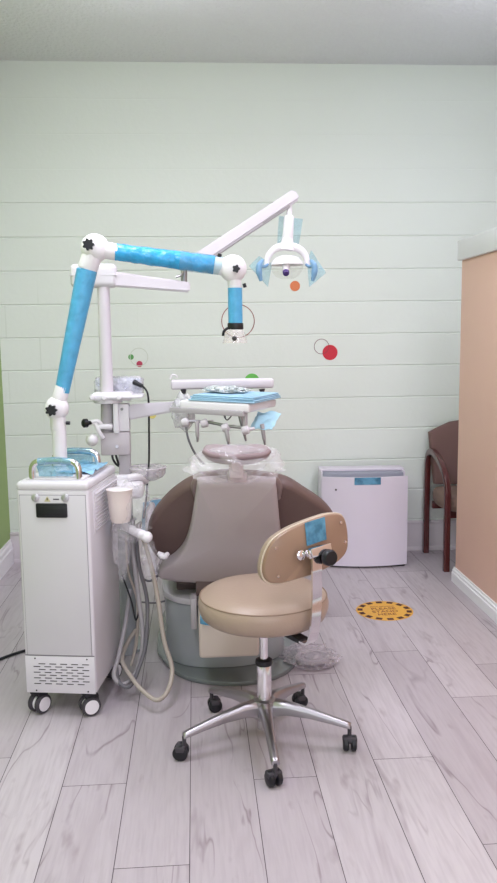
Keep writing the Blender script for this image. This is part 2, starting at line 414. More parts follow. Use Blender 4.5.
# ================================================================== wall decals
def decal(name, x, y, rpx, m, label, ring=0, grp=None):
    c = P(x, y, WY-.001); r = rpx/157; bm = NB(); mt = Matrix.Translation(c) @ Matrix.Rotation(radians(90), 4, 'X')
    if ring: 
        t = NB(); n = 48; lv = []
        for rr, z in ((r, 0), (r, .0016), (r-ring, .0016), (r-ring, 0)): lv.append([t.verts.new((rr*cos(2*pi*i/n), rr*sin(2*pi*i/n), z)) for i in range(n)])
        for a, b in zip(lv, lv[1:]+lv[:1]):
            for i in range(n): t.faces.new((a[i], a[(i+1) % n], b[(i+1) % n], b[i]))
        bmesh.ops.recalc_face_normals(t, faces=t.faces); merge(bm, t, mt)
    else: lathe(bm, [(r, 0), (r, .0012), (0, .0012)], 40, mt)
    tag(obj(name, bm, m, origin=c), label, 'wall sticker', grp)
decal('dot_decal', 295, 286, 5, flat('decal_orange', (226, 128, 82)), 'orange dot sticker on the pale block wall just below the dental light')
decal('ring_decal', 238, 321, 16.5, flat('decal_thin_red', (150, 70, 62)), 'large thin red ring on the wall behind the suction arm tip', .0045)
decal('dot_decal', 330, 352.5, 7.6, flat('decal_red', (206, 44, 62)), 'large solid red dot sticker on the wall right of the instrument tray')
decal('ring_decal', 321.5, 346.5, 7.6, flat('decal_dark_red', (120, 60, 66)), 'small thin dark ring on the wall touching the large red dot', .003)
decal('dot_decal', 131, 357, 2.7, flat('decal_green', (96, 160, 88)), 'tiny green dot sticker on the wall right of the white pole')
decal('dot_decal', 139.5, 364, 3, flat('decal_crimson', (190, 60, 92)), 'tiny crimson dot sticker below the tiny green dot')
decal('ring_decal', 139, 357, 9, flat('decal_pale', (206, 212, 198)), 'faint pale ring on the wall around the tiny green and crimson dots', .004)
decal('dot_decal', 252, 381, 7.5, flat('decal_leaf', (112, 196, 92)), 'bright green dot sticker half hidden behind the white rail over the tray')
decal('dot_decal', 152.5, 415, 3.6, flat('decal_yellow', (236, 222, 130)), 'pale yellow dot sticker on the wall peeking out under the tray support arm')

# ================================================================== round floor sticker
c = Vector((.957, 3.905, 0)); T = thing('floor_sticker', 'round yellow floor sticker with dark dashes around its rim and small lettering', 'floor sticker', (c.x, c.y, 0), 0)
bm = NB(); lathe(bm, [(.147, .0002), (.147, .0012), (0, .0012)], 64); obj('disc', bm, M['yellow'], T, local=True)
bm = NB()
for i in range(14):
    a = 2*pi*(i+.5)/14; box(bm, (.126*cos(a), .126*sin(a), .0014), (.026, .032, .0008), r=Matrix.Rotation(a, 4, 'Z') @ Matrix.Shear('XZ', 4, (0, 0)))
obj('dash_border', bm, M['ink'], T, local=True)
def text_part(txt, size, y, parent, m, name='lettering', z=.0014):
    cu = bpy.data.curves.new('txt', 'FONT'); cu.body = txt; cu.size = size; cu.align_x = 'CENTER'; cu.extrude = .0003; cu.offset = size*.005
    o = bpy.data.objects.new('txt', cu); COL.objects.link(o); dg = bpy.context.evaluated_depsgraph_get(); dg.update()
    me = bpy.data.meshes.new_from_object(o.evaluated_get(dg)); bpy.data.objects.remove(o)
    me.materials.clear(); me.materials.append(m); q = bpy.data.objects.new(name, me); COL.objects.link(q); q.parent = parent; q.location = (0, y, z); return q
for t_, s_, y_ in (('SOCIAL DISTANCING', .013, .056), ('PLEASE', .042, .014), ('STAND', .042, -.028), ('HERE', .042, -.07)):
    text_part(t_, s_, y_, T, mat('sticker_print', (132, 66, 44), .6))

# ================================================================== air purifier by the back wall
T = thing('air_purifier', 'white box air purifier with a curved front panel standing by the back wall', 'air purifier', (1.03, 4.8, 0), -4)
bm = NB(); box(bm, (0, .07, .295), (.5, .2, .56), .008); obj('housing', bm, M['purside'], T, local=True, label='grey inner housing')
bm = NB(); box(bm, (0, .1, .583), (.53, .12, .015), .004); box(bm, (-.255, .09, .295), (.012, .2, .575), .003); box(bm, (.255, .09, .295), (.012, .2, .575), .003)
obj('rear_cover', bm, M['purifier'], T, local=True)
bm = NB(); t = NB(); n = 16; fr = []; bk = []
for i in range(n+1):
    x = -.262+.524*i/n; d = -.10-.045*(1-(x/.262)**2)
    fr.append((x, d)); bk.append((x, d+.02))
prism(bm, fr+bk[::-1], .552, Matrix.Translation((0, 0, .013)), .0); 
fp = obj('front_panel', bm, M['purifier'], T, local=True)
bm = NB(); lathe(bm, [(.006, 0), (.006, .004), (0, .005)], 16, Matrix.Translation((-.18, -.123, .49)) @ Matrix.Rotation(radians(90), 4, 'X')); obj('indicator', bm, M['dark'], fp, local=True)
bm = NB()
for i in range(5):
    x = -.02+.036*i
sheet(bm, ((-.07, -.1465, .522), (.09, -.1425, .522), (.09, -.1425, .567), (-.07, -.1465, .567)), 8, 3, .0015, 30, .0012); obj('blue_tape', bm, M['bluetape'], fp, local=True, label='strip of blue tape')
bm = NB(); box(bm, (0, -.0, .0075), (.5, .2, .014), .003); obj('foot_base', bm, M['dark'], T, local=True)

# ================================================================== side chair behind the partition
T = thing('side_chair', 'burgundy wooden armchair with brown fabric seat and back beyond the peach partition', 'chair', (1.74, 4.75, 0), 0)
sec = rrect(.042, .036, .009)
for sx in (-1, 1):
    X = 1.745+sx*.255
    bm = NB(); pth = [(X, 4.975, 0), (X, 4.975, .3), (X, 4.97, .56), (X, 4.945, .648), (X, 4.88, .683), (X, 4.78, .672), (X, 4.67, .63), (X, 4.585, .57), (X, 4.555, .5), (X, 4.55, .4), (X, 4.55, 0)]
    t = NB(); tube(bm, pth, 1, n=5, sec=[(y, x) for x, y in sec]); obj('arm_frame', bm, M['wood'], T, sharp=50)
for y in (4.62, 4.9): bm = NB(); box(bm, (1.745, y, .335), (.48, .025, .05), .004); obj('seat_rail', bm, M['wood'], T)
bm = NB(); lp = smooth_loop([(1.51, 4.56, .41), (1.745, 4.54, .41), (1.98, 4.56, .41), (1.98, 4.9, .41), (1.745, 4.91, .41), (1.51, 4.9, .41)], 6)
pillow(bm, lp, (0, 0, 1), [(1, 0.0), (.99, .025), (.94, .04), (.7, .052)], [(1, .02), (.96, .045), (.9, .05)]); obj('seat', bm, M['fabric2'], T)
bm = NB(); lp = [(1.487, 4.94, .80), (1.53, 4.935, .825), (1.62, 4.93, .865), (1.745, 4.925, .885), (1.87, 4.93, .865), (1.96, 4.935, .825), (2.0, 4.94, .80), (1.985, 4.92, .62), (1.975, 4.9, .47), (1.745, 4.89, .46), (1.515, 4.9, .47), (1.5, 4.92, .62)]
pillow(bm, lp, (0, -1, .1), [(1, 0), (.98, .02), (.9, .03)], [(1, .02), (.96, .035)]); obj('backrest', bm, M['fabric'], T)

# ================================================================== stool
SX, SY = .22, 2.64
T = thing('dental_stool', 'tan vinyl stool with curved backrest on a chrome five star base in the foreground', 'stool', (SX, SY, 0), 0)
bm = NB(); lathe(bm, [(0, .452), (.16, .452), (.2, .457), (.216, .47), (.225, .495), (.226, .515), (.2205, .5345), (.2185, .5365), (.2165, .5375), (.205, .549), (.16, .561), (.08, .566), (0, .567)], 64); seat = obj('seat', bm, M['tan'], T, local=True, sharp=60)
bm = NB(); n = 48; tube(bm, [(.2195*cos(2*pi*i/n), .2195*sin(2*pi*i/n), .5375) for i in range(n+1)], .0022, 6, 1); obj('seam_piping', bm, mat('tan_piping', (140, 118, 102), .5), seat, local=True)
bm = NB(); box(bm, (0, 0, .442), (.2, .2, .012), .003); cyl(bm, (0, 0, .4), (0, 0, .44), .035); obj('seat_plate', bm, M['black'], T, local=True)
bm = NB(); cyl(bm, (0, 0, .29), (0, 0, .41), .0145); obj('piston', bm, M['chrome'], T, local=True, label='thin chrome piston')
bm = NB(); cyl(bm, (0, 0, .045), (0, 0, .285), .026, bev=.003); obj('column', bm, M['chrome'], T, local=True)
bm = NB(); lathe(bm, [(.018, .28), (.029, .282), (.031, .29), (.029, .3), (.019, .304)], 24); obj('collar', bm, M['black'], T, local=True)
bm = NB(); lathe(bm, [(.026, .085), (.04, .09), (.044, .12), (.04, .155), (.03, .162), (.026, .162)], 32); obj('hub', bm, M['alu'], T, local=True)
def leg_bm():
    t = NB(); st = []
    for d, zc, w, h in ((.025, .128, .052, .056), (.08, .13, .04, .045), (.16, .118, .033, .032), (.24, .1, .029, .024), (.29, .088, .028, .02), (.304, .084, .026, .018)):
        st.append([t.verts.new((d, y, zc+z)) for y, z in ((-w/2, -h/2), (w/2, -h/2), (w/2, h*.15), (w*.28, h/2), (-w*.28, h/2), (-w/2, h*.15))])
    for a, b in zip(st, st[1:]):
        for i in range(6): t.faces.new((a[i], a[(i+1) % 6], b[(i+1) % 6], b[i]))
    t.faces.new(st[0][::-1]); t.faces.new(st[-1]); bmesh.ops.recalc_face_normals(t, faces=t.faces); bmesh.ops.bevel(t, geom=t.edges[:], offset=.002, segments=1, affect='EDGES'); return t
def caster_bm(rw=.026, w=.02, gap=.007):
    b = NB()
    for s in (-1, 1):
        y = s*(gap/2+w/2)
        lathe(b, [(0, -w/2), (rw*.8, -w/2), (rw, -w*.3), (rw, w*.3), (rw*.8, w/2), (0, w/2+.001)], 24, Matrix.Translation((-.012, y, rw)) @ Matrix.Rotation(radians(90), 4, 'X'))
    return b
proto = None
for i, a in enumerate((271.5, 343.5, 55.5, 127.5, 199.5)):
    mt = Matrix.Rotation(radians(a), 4, 'Z')
    if proto is None:
        lg = obj('leg', leg_bm(), M['alu'], T, local=True, sharp=35)
        cs = obj('caster', caster_bm(), M['black'], lg, local=True); cs.location = (.3, 0, 0)
        b = NB(); box(b, (-.012, 0, .04), (.034, .05, .022), .006); cyl(b, (0, 0, .04), (0, 0, .082), .007); obj('caster_fork', b, M['rubber'], cs, local=True).name = 'fork'
        lg.matrix_basis = mt; proto = lg
    else: lg = dup(proto, T, mt)
    c2 = lg.children[0]; c2.rotation_euler = (0, 0, radians((20, 100, -40, 60, 150)[i]))
# sub-parts may go only two levels deep: move each fork up beside its wheel
for lg in [o for o in T.children if o.name.startswith('leg')]:
    cs = lg.children[0]
    for f in list(cs.children):
        m = cs.matrix_basis @ f.matrix_basis; f.parent = lg; f.matrix_basis = m
# backrest, in its own frame: x across, y away from the camera, z up
BA = 28; bc = Vector((.357, 2.43, .755)); BM = Matrix.Translation(bc) @ rot(0, 0, BA) @ rot(-4, -6.5, 0)
def bend(v): return Vector((v.x, v.y+(v.x*v.x)*1.15, v.z))
def bl(s=1.0):
    q = [(-.168, -.02), (-.166, -.075), (-.135, -.1), (-.06, -.101), (.03, -.098), (.11, -.088), (.157, -.062), (.172, 0), (.166, .055), (.14, .085), (.08, .103), (0, .103), (-.075, .09), (-.135, .055)]
    return smooth_loop([(x*s, 0, z*s*.84) for x, z in q], 5)
bm = NB(); pillow(bm, bl(), (0, -1, 0), [(1, .0), (.985, .006), (.96, .008)], [(1, .002)], bend=bend); bmesh.ops.transform(bm, matrix=BM, verts=bm.verts)
bp_ = obj('backrest_panel', bm, M['tanpanel'], T, sharp=50)
bm = NB(); pillow(bm, bl(1.0), (0, -1, 0), [(1.0, -.002), (1.0, -.003)], [(1.02, .012), (1.015, .024), (.97, .038), (.8, .046)], bend=bend); bmesh.ops.transform(bm, matrix=BM, verts=bm.verts)
obj('backrest_cushion', bm, M['tan'], T, sharp=60)
bm = NB(); lp = [bend(p+Vector((0, .003, 0))) for p in bl(1.012)]; tube(bm, lp+[lp[0]], .0032, 6, 1); bmesh.ops.transform(bm, matrix=BM, verts=bm.verts); obj('cream_edging', bm, M['cream'], T, sharp=60)
for x, z in ((-.125, .03), (-.13, -.06), (.14, .045), (.15, -.025)):
    bm = NB(); lathe(bm, [(.005, 0), (.0045, .002), (0, .003)], 12, BM @ Matrix.Translation(bend(Vector((x, -.008, z)))) @ Matrix.Rotation(radians(90), 4, 'X')); obj('screw', bm, M['chrome'], bp_)
bm = NB(); sheet(bm, [BM @ Vector(q) for q in ((-.022, -.0095, .012), (.058, -.0075, .012), (.062, -.0075, .086), (-.018, -.0095, .086))], 6, 4, .001, 30, .0012); obj('blue_tape', bm, M['bluetape'], bp_, label='patch of blue tape on the backrest panel')
def BP(x, y, z): return BM @ Vector((x, y, z))
bm = NB(); box(bm, (0, 0, 0), (.062, .03, .03), .004); box(bm, (.012, -.02, .005), (.078, .008, .03), .003); bmesh.ops.transform(bm, matrix=BM @ Matrix.Translation((-.008, -.028, -.008)), verts=bm.verts); obj('clamp_bracket', bm, M['chrome'], T)
bm = NB(); lathe(bm, [(.012, 0), (.016, .004), (.016, .012), (.01, .016), (0, .017)], 20, BM @ Matrix.Translation((-0.054, -.008, -.008)) @ Matrix.Rotation(radians(90), 4, 'X')); obj('clamp_nut', bm, M['chrome'], T)
bm = NB()
for i in range(1): lathe(bm, [(.008, -.02), (.008, 0), (.022, .002), (.026, .008), (.026, .022), (.022, .028), (0, .029)], 24, BM @ Matrix.Translation((.022, -.045, -.03)) @ Matrix.Rotation(radians(90), 4, 'X'))
obj('clamp_knob', bm, M['black'], T)
# flat chrome bar down past the seat and its black foot underneath
d_ = Vector((sin(radians(36)), -cos(radians(36)), 0)); o_ = Vector((SX, SY, 0)); s_ = Vector((cos(radians(36)), sin(radians(36)), 0))
top = BP(-.012, -.042, -.018)
pth = [top, top+Vector((0, 0, -.05)), o_+d_*.262+Vector((0, 0, .6)), o_+d_*.258+Vector((0, 0, .53)), o_+d_*.25+Vector((0, 0, .47)), o_+d_*.235+Vector((0, 0, .432)), o_+d_*.2+Vector((0, 0, .428))]
bm = NB(); sp = spline(pth, 5); t = NB(); rg = []
for i, p in enumerate(sp):
    tg = (sp[min(i+1, len(sp)-1)]-sp[max(i-1, 0)]).normalized(); nn = tg.cross(s_).normalized()
    rg.append([t.verts.new(p+s_*(a*.021)+nn*(b*.0035)) for a, b in ((-1, -1), (1, -1), (1, 1), (-1, 1))])
for a, b in zip(rg, rg[1:]):
    for i in range(4): t.faces.new((a[i], a[(i+1) % 4], b[(i+1) % 4], b[i]))
t.faces.new(rg[0][::-1]); t.faces.new(rg[-1]); bmesh.ops.recalc_face_normals(t, faces=t.faces); merge(bm, t)
obj('back_bar', bm, M['chrome'], T, sharp=30)
bm = NB(); tube(bm, [o_+d_*.205+Vector((0, 0, .428)), o_+d_*.09+Vector((0, 0, .436))], .02, n=1, sec=[(-1, -.35), (1, -.35), (1, .35), (-1, .35)]); obj('bar_sleeve', bm, M['black'], T)
bm = NB(); tube(bm, [(SX+.03, SY+.02, .425), (SX+.13, SY+.04, .42), (SX+.2, SY+.04, .415)], .005, 8, 4); obj('height_lever', bm, M['chrome'], T)

# ================================================================== white suction cart with its wrapped arm
CX, CY, CR = -.529, 2.885, -9
T = thing('suction_cart', 'white wheeled dental suction cabinet with jointed arm wrapped in blue film', 'suction machine', (CX, CY, 0), CR)
CM = wm(T)
W, D, ZB, ZT = .273, .39, .092, .876
bm = NB(); box(bm, (0, D/2, (ZB+ZT)/2), (W, D, ZT-ZB), .012, 3); body = obj('cabinet', bm, M['enamel'], T, local=True)
bm = NB(); box(bm, (0, -.0004, .55), (W-.0235, .002, .6145)); box(bm, (0, -.0004, .2425), (W-.006, .002, .004)); obj('panel_gap', bm, mat('panel_gap_grey', (138, 134, 138), .6), T, local=True)
bm = NB(); box(bm, (0, -.0015, .55), (W-.027, .006, .61), .002); pan = obj('front_panel', bm, mat('panel_enamel', (204, 201, 205), .35, coat=.1), T, local=True)
bm = NB(); box(bm, (0, D/2, ZT+.012), (W+.002, D+.004, .034), .014, 3); box(bm, (0, D/2+.01, ZT+.032), (W-.05, D-.05, .012), .005); lid = obj('lid', bm, M['enamel'], T, local=True)
bm = NB(); box(bm, (-.003, -.006, .8), (.118, .012, .054), .006); box(bm, (-.003, -.0115, .8), (.1, .004, .036), .003); obj('label_recess', bm, M['black'], pan, local=True, label='black recessed grip')
for x in (-.062, .05):
    bm = NB(); lathe(bm, [(.0145, 0), (.0145, .004), (.011, .006), (0, .007)], 24, Matrix.Translation((x, -.0045, .848)) @ Matrix.Rotation(radians(90), 4, 'X')); box(bm, (x, -.013, .848), (.005, .006, .018), .001, r=rot(0, 30, 0)); obj('latch', bm, M['latch'], pan, local=True)
bm = NB(); prism(bm, [(-.012, 0), (.012, 0), (0, .02)], .001, Matrix.Translation((-.018, -.0045, .833)) @ Matrix.Rotation(radians(90), 4, 'X')); tri = obj('warning_sign', bm, flat('sign_yellow', (190, 182, 140)), pan, local=True)
bm = NB(); prism(bm, [(-.0018, .005), (.0018, .005), (.0018, .013), (-.0018, .013)], .0006, Matrix.Translation((-.018, -.0056, .833)) @ Matrix.Rotation(radians(90), 4, 'X'))
box(bm, (.015, -.0048, .842), (.022, .0015, .004)); obj('printed_mark', bm, M['dark'], pan, local=True)
bm = NB(); box(bm, (0, -.0015, .134), (W-.012, .006, .07), .0015)
# lower grille panel drawn from vent slots
bm2 = NB(); box(bm2, (0, -.0012, .1675), (W-.006, .005, .145), .0015); gp = obj('grille_panel', bm2, M['enamel'], T, local=True); bm.free()
bm = NB()
for r_ in range(8):
    z = .21-.0112*r_
    n = 5
    for q in range(n):
        x = -.085+.042*q+(.0 if r_ % 2 else .02)
        if abs(x) < .105: box(bm, (x-.004, -.0038, z), (.026, .0012, .0032))
obj('vent_slots', bm, M['dark'], gp, local=True)
for x, z in ((-.095, .231), (.105, .231), (-.095, .104), (.105, .104)):
    bm = NB(); lathe(bm, [(.0032, 0), (.003, .0012), (0, .0016)], 10, Matrix.Translation((x, -.0037, z)) @ Matrix.Rotation(radians(90), 4, 'X')); obj('screw', bm, M['dark'], gp, local=True)
# louvre on the right side
bm = NB(); box(bm, (W/2+.001, .22, .78), (.006, .34, .16), .002)
for i in range(11): box(bm, (W/2+.005, .22, .712+.0135*i), (.007, .31, .005), .0, r=rot(0, 25, 0))
obj('side_louvre', bm, M['enamel'], T, local=True)
# handles: chrome bow with blue film
for yy in (.045, .30):
    z0 = ZT+.034; hw = .088
    pth = [(-hw, yy, z0), (-hw, yy, z0+.03), (-hw*.93, yy, z0+.05), (-hw*.7, yy, z0+.062), (0, yy, z0+.066), (hw*.7, yy, z0+.062), (hw*.93, yy, z0+.05), (hw, yy, z0+.03), (hw, yy, z0)]
    bm = NB(); tube(bm, pth, .0125, 14, 5); h = obj('handle', bm, M['chrome'], T, local=True)
    bm = NB(); tube(bm, [(-hw*.72, yy, z0+.0625), (0, yy, z0+.066), (hw*.72, yy, z0+.0625)], .0142, 14, 8)
    b3 = NB(); sheet(b3, ((-hw*.8, yy-.004, z0+.05), (hw*.8, yy-.004, z0+.05), (hw*.75, yy-.002, z0+.008), (-hw*.7, yy-.002, z0+.008)), 10, 5, .008, 30); merge(bm, b3)
    obj('blue_film', bm, M['handlefilm'], h, local=True, label='pale blue film around the handle')
bm = NB(); sheet(bm, ((-.03, .12, ZT+.046), (.125, .1, ZT+.046), (.12, .34, ZT+.046), (-.02, .36, ZT+.046)), 16, 16, .012, 25, .001); obj('blue_film', bm, M['paleblue'], lid, local=True, label='loose crumpled blue film on the lid')
# casters
for i, (x, y, a) in enumerate(((-.1, .035, 62), (.098, .03, 35), (-.1, D-.04, 40), (.1, D-.04, 60))):
    c0 = thing('x', '', ''); bpy.data.objects.remove(c0)
    bm = NB(); R = Matrix.Translation((x, y, 0)) @ rot(0, 0, a)
    for s in (-1, 1): lathe(bm, [(.02, -.011), (.034, -.01), (.037, -.006), (.037, .006), (.034, .01), (.02, .011)], 28, R @ Matrix.Translation((0.0, s*.018, .037)) @ Matrix.Rotation(radians(90), 4, 'X'))
    cs = obj('caster', bm, M['rubber'], T, local=True)
    bm = NB(); lathe(bm, [(0, -.03), (.027, -.0298), (.029, -.026), (.029, .026), (.027, .0298), (0, .03)], 28, R @ Matrix.Translation((0, 0, .037)) @ Matrix.Rotation(radians(90), 4, 'X')); obj('hub_cap', bm, M['white'], cs, local=True)
    bm = NB(); box(bm, (0, 0, .082), (.05, .05, .018), .004, r=None); box(bm, (.02, 0, .062), (.03, .024, .03), .006); bmesh.ops.transform(bm, matrix=R, verts=bm.verts); obj('caster_mount', bm, M['black'], cs, local=True)
# arm, drawn at depth AY
AY = 3.05
def A(x, y, d=0): return P(x, y, AY+d)
j1, j2, j3 = A(57, 408), A(95, 248), A(233, 268.5)
bm = NB(); cyl(bm, (A(60, 455).x, AY, ZT+.035), (j1.x+.004, AY, j1.z), .027); lathe(bm, [(.045, 0), (.045, .012), (.03, .018), (.027, .02)], 28, Matrix.Translation((A(60, 455).x, AY, ZT+.036))); obj('base_pipe', bm, M['white'], T)
def ball_joint(c, r, a1, r1, a2, r2):
    bm = NB(); fw = Vector((0, -1, 0)); 
    lathe(bm, [(0, -r*.72), (r*.55, -r*.7), (r*.88, -r*.45), (r, 0), (r*.95, r*.35), (r*.7, r*.68), (r*.3, r*.78), (0, r*.8)], 36, Matrix.Translation(c) @ Matrix.Rotation(radians(90), 4, 'X'))
    for a, rr in ((a1, r1), (a2, r2)): cyl(bm, c, a, rr*1.05, rr, bev=.003)
    return bm
def star_knob(c, r, dirv=(0, -1, 0), n=7):
    b = NB(); pts = [(r*(1+.17*cos(n*2*pi*i/70))*cos(2*pi*i/70), r*(1+.17*cos(n*2*pi*i/70))*sin(2*pi*i/70)) for i in range(70)]
    F = Matrix.Translation(c) @ frame_of(dirv); prism(b, pts, r*.9, F @ Matrix.Translation((0, 0, r*.3))); cyl(b, c, Vector(c)+Vector(dirv).normalized()*r*.4, r*.45); return b
n1 = A(62, 392); n2 = A(87, 270)
J = obj('lower_joint', ball_joint(j1, .046, n1+(n2-n1)*.05, .028, A(58, 430), .027), M['white'], T)
obj('knob', star_knob(A(52, 410, -.05), .019), M['black'], J, label='black star knob')
obj('set_screw', cyl(NB(), A(66, 423, -.01), A(70, 423, -.01), .007), M['black'], J)
bm = NB(); cyl(bm, n1, n2, .0275, .0385, 32); obj('lower_tube', bm, M['blue'], T, label='lower arm tube in blue film')
J = obj('elbow_joint', ball_joint(j2, .053, n2, .037, A(118, 252.5), .031), M['white'], T)
obj('knob', star_knob(A(89, 245, -.06), .019), M['black'], J, label='black star knob')
m1, m2 = A(116, 252), A(214, 265)
bm = NB(); t = NB()
L = (m2-m1); N_ = 40; fr_ = frame_of(L); rings = []
for i in range(N_+1):
    f = i/N_; rr = .0315+.003*f; ring = []
    for k in range(24):
        a = 2*pi*k/24; kk = 1+.09*noise.noise(Vector((f*12, cos(a)*1.6, sin(a)*1.6)))+.05*noise.noise(Vector((f*30, cos(a)*3, sin(a)*3+5)))
        ring.append(t.verts.new(m1+L*f+(fr_ @ Vector((rr*kk*cos(a), rr*kk*sin(a), 0)))))
    rings.append(ring)
for a, b in zip(rings, rings[1:]):
    for k in range(24): t.faces.new((a[k], a[(k+1) % 24], b[(k+1) % 24], b[k]))
t.faces.new(rings[0][::-1]); t.faces.new(rings[-1]); bmesh.ops.recalc_face_normals(t, faces=t.faces); merge(bm, t)
ht = obj('cross_tube', bm, mat('blue_crumpled_film', (44, 160, 218), .2, var=.45, vscale=22, bump=.9, bscale=28, coat=.4), T, label='horizontal arm tube in crumpled blue film', sharp=60)
bm = NB(); lathe(bm, [(.033, 0), (.0372, .004), (.0365, .1), (.034, .16)], 28, Matrix.Translation(m2-L.normalized()*.13) @ frame_of(L)); obj('clear_film', bm, M['bluefilm'], ht)
J = obj('wrist_joint', ball_joint(j3, .052, m2, .033, A(235, 289), .026), M['white'], T)
obj('knob', star_knob(A(236, 269, -.045), .013, n=5), M['black'], J, label='small black star knob')
for q in ((219, 256.5, 219, 254), (243, 285, 245, 285)):
    obj('set_screw', cyl(NB(), A(q[0], q[1]+1, -.005), A(q[2], q[3], -.005)+Vector((.004, 0, 0)), .008), M['black'], J)
d0, d1 = A(235, 288), A(235.5, 324)
bm = NB(); cyl(bm, d0, d1, .0275, .0275, 32); obj('drop_tube', bm, M['blue'], T, label='short vertical tube in blue film')
bm = NB(); cyl(bm, A(235.5, 323), A(235.5, 329.5), .0305, bev=.003); tube(bm, [A(228, 328), A(224, 331), A(223, 336)], .005, 8, 4); obj('hood_clamp', bm, M['black'], T)
h0 = A(235, 330)
bm = NB(); prof = [(.03, 0), (.034, -.01), (.04, -.03), (.047, -.05), (.049, -.05), (.043, -.028), (.036, -.008), (.032, .001)]
t = NB(); rg = [[t.verts.new((r*cos(2*pi*i/40), r*sin(2*pi*i/40), z)) for i in range(40)] for r, z in prof]
for a, b in zip(rg, rg[1:]+rg[:1]):
    for k in range(40): t.faces.new((a[k], a[(k+1) % 40], b[(k+1) % 40], b[k]))
bmesh.ops.recalc_face_normals(t, faces=t.faces); merge(bm, t, Matrix.Translation(h0)); hd = obj('suction_hood', bm, M['hood'], T, label='clear flared suction hood')
bm = NB(); lathe(bm, [(.009, 0), (.009, .006), (.005, .009), (0, .009)], 16, Matrix.Translation(h0+Vector((-.005, -.042, -.032))) @ Matrix.Rotation(radians(90), 4, 'X')); obj('hood_rivet', bm, M['dark'], hd)
# its power cord on the floor
bm = NB(); tube(bm, [(-1.17, 3.02, .008), (-1.02, 3.22, .008), (-.95, 3.36, .009), (-.87, 3.47, .009), (-.78, 3.54, .011), (-.7, 3.52, .03), (-.63, 3.45, .07), (-.6, 3.38, .12)], .0065, 8, 6)
obj('power_cord', bm, M['black'], T, label='black power cord running across the floor')

# ================================================================== dental chair
T = thing('dental_chair', 'reclining dental chair with taupe back shell and brown upholstery seen from the head end', 'dental chair', (.12, 3.5, 0), 0)
S = .69; nb = Vector((0, -1, -S)).normalized()
def CP(x, y, off=0):     # point of the tilted backrest plane seen at that pixel
    r = ray(x, y); Y0 = 3.2+off+.44*S; t_ = (Y0-S*H)/(r.y+S*r.z); return Vector((0, 0, H))+r*t_
bm = NB(); lp = smooth_loop([CP(x, y, .06) for x, y in ((204, 480), (186, 486), (170, 497), (157, 511), (149, 524), (147.5, 538), (152, 550), (162, 559), (185, 572), (235, 582), (290, 574), (318, 562), (333, 552), (341, 539), (338, 524), (326, 508), (306, 494), (285, 483), (240, 478))], 4)
pillow(bm, lp, nb, [(1, .0), (.985, .012), (.95, .018)], [(1.0, .02), (.985, .045), (.93, .07), (.7, .085)]); obj('back_upholstery', bm, M['brown'], T, sharp=50)
bm = NB(); lp = smooth_loop([CP(x, y) for x, y in ((201, 479), (197, 484), (194, 505), (190, 528), (184, 546), (174, 558), (162, 566), (158, 573), (162, 577), (185, 580), (240, 582), (290, 580), (300, 573), (290, 562), (283, 545), (279, 515), (276, 484), (272, 479), (237, 477))], 4)
pillow(bm, lp, nb, [(1, 0), (.992, .01), (.97, .018), (.9, .023)], [(1, .01), (.98, .03)]); obj('back_shell', bm, M['shell'], T, sharp=45, label='taupe grey moulded shell')
# rolled upholstery collar above the shell
bm = NB(); tube(bm, [CP(198, 497, .03), CP(195, 486, .02), CP(200, 477.5, .03), CP(215, 474.5, .03), CP(237, 474, .03), CP(258, 474.5, .03), CP(272, 477.5, .03), CP(278, 486, .02), CP(277, 497, .03)], .016, 12, 6); obj('back_rim', bm, mat('taupe_rim', (128, 110, 108), .4), T)
# headrest
HY = 2.86
bm = NB(); lp = smooth_loop([P(x, y, HY) for x, y in ((203, 452), (208, 448), (237, 449.5), (264, 448), (270, 452), (267, 457), (255, 462), (237, 463), (218, 462), (207, 458))], 5)
pillow(bm, lp, (0, -1, -.5), [(1, 0), (.98, .01), (.9, .016), (.7, .018)], [(1, .012), (.95, .025), (.8, .035)]); obj('headrest', bm, mat('headrest_vinyl', (150, 137, 138), .4), T)
bm = NB(); tube(bm, [P(204, 451, HY-.03), P(212, 455, HY-.05), P(237, 457, HY-.055), P(262, 455, HY-.05), P(269, 451, HY-.03)], .011, 10, 6); obj('headrest_rim', bm, mat('headrest_dark_rim', (140, 120, 123), .4), T)
bm = NB(); box(bm, P(236, 468, HY-.0), (.052, .03, .075), .006); box(bm, P(236, 467, HY-.018), (.034, .02, .034), .005); box(bm, P(237, 477, HY+.02), (.075, .03, .04), .008); obj('headrest_bracket', bm, mat('bracket_pink_grey', (186, 170, 172), .45), T)
# lower works
bm = NB(); lp = smooth_loop([(-.13, 3.28, .43), (.14, 3.24, .43), (.42, 3.28, .43), (.43, 3.8, .45), (.38, 4.25, .47), (.12, 4.3, .47), (-.1, 4.25, .47), (-.14, 3.8, .45)], 5)
pillow(bm, lp, (0, 0, 1), [(1, 0), (.99, .03), (.93, .05), (.7, .055)], [(1, .02), (.95, .045)]); obj('seat', bm, M['seatbrown'], T)
bm = NB(); box(bm, (.13, 3.78, .355), (.46, .84, .07), .01); box(bm, (.03, 3.24, .405), (.09, .1, .11), .006); obj('seat_frame', bm, mat('dark_bracket', (98, 82, 80), .5), T)
bm = NB(); prism(bm, [(v.x, v.y) for v in smooth_loop([(-.158, 3.46, 0), (-.12, 3.31, 0), (.0, 3.23, 0), (.2, 3.23, 0), (.34, 3.31, 0), (.38, 3.46, 0), (.36, 3.9, 0), (.1, 4.0, 0), (-.13, 3.9, 0)], 6)], .28, Matrix.Translation((0, 0, .022)), .006)
obj('pedestal', bm, M['teal'], T, label='grey green pedestal cover')
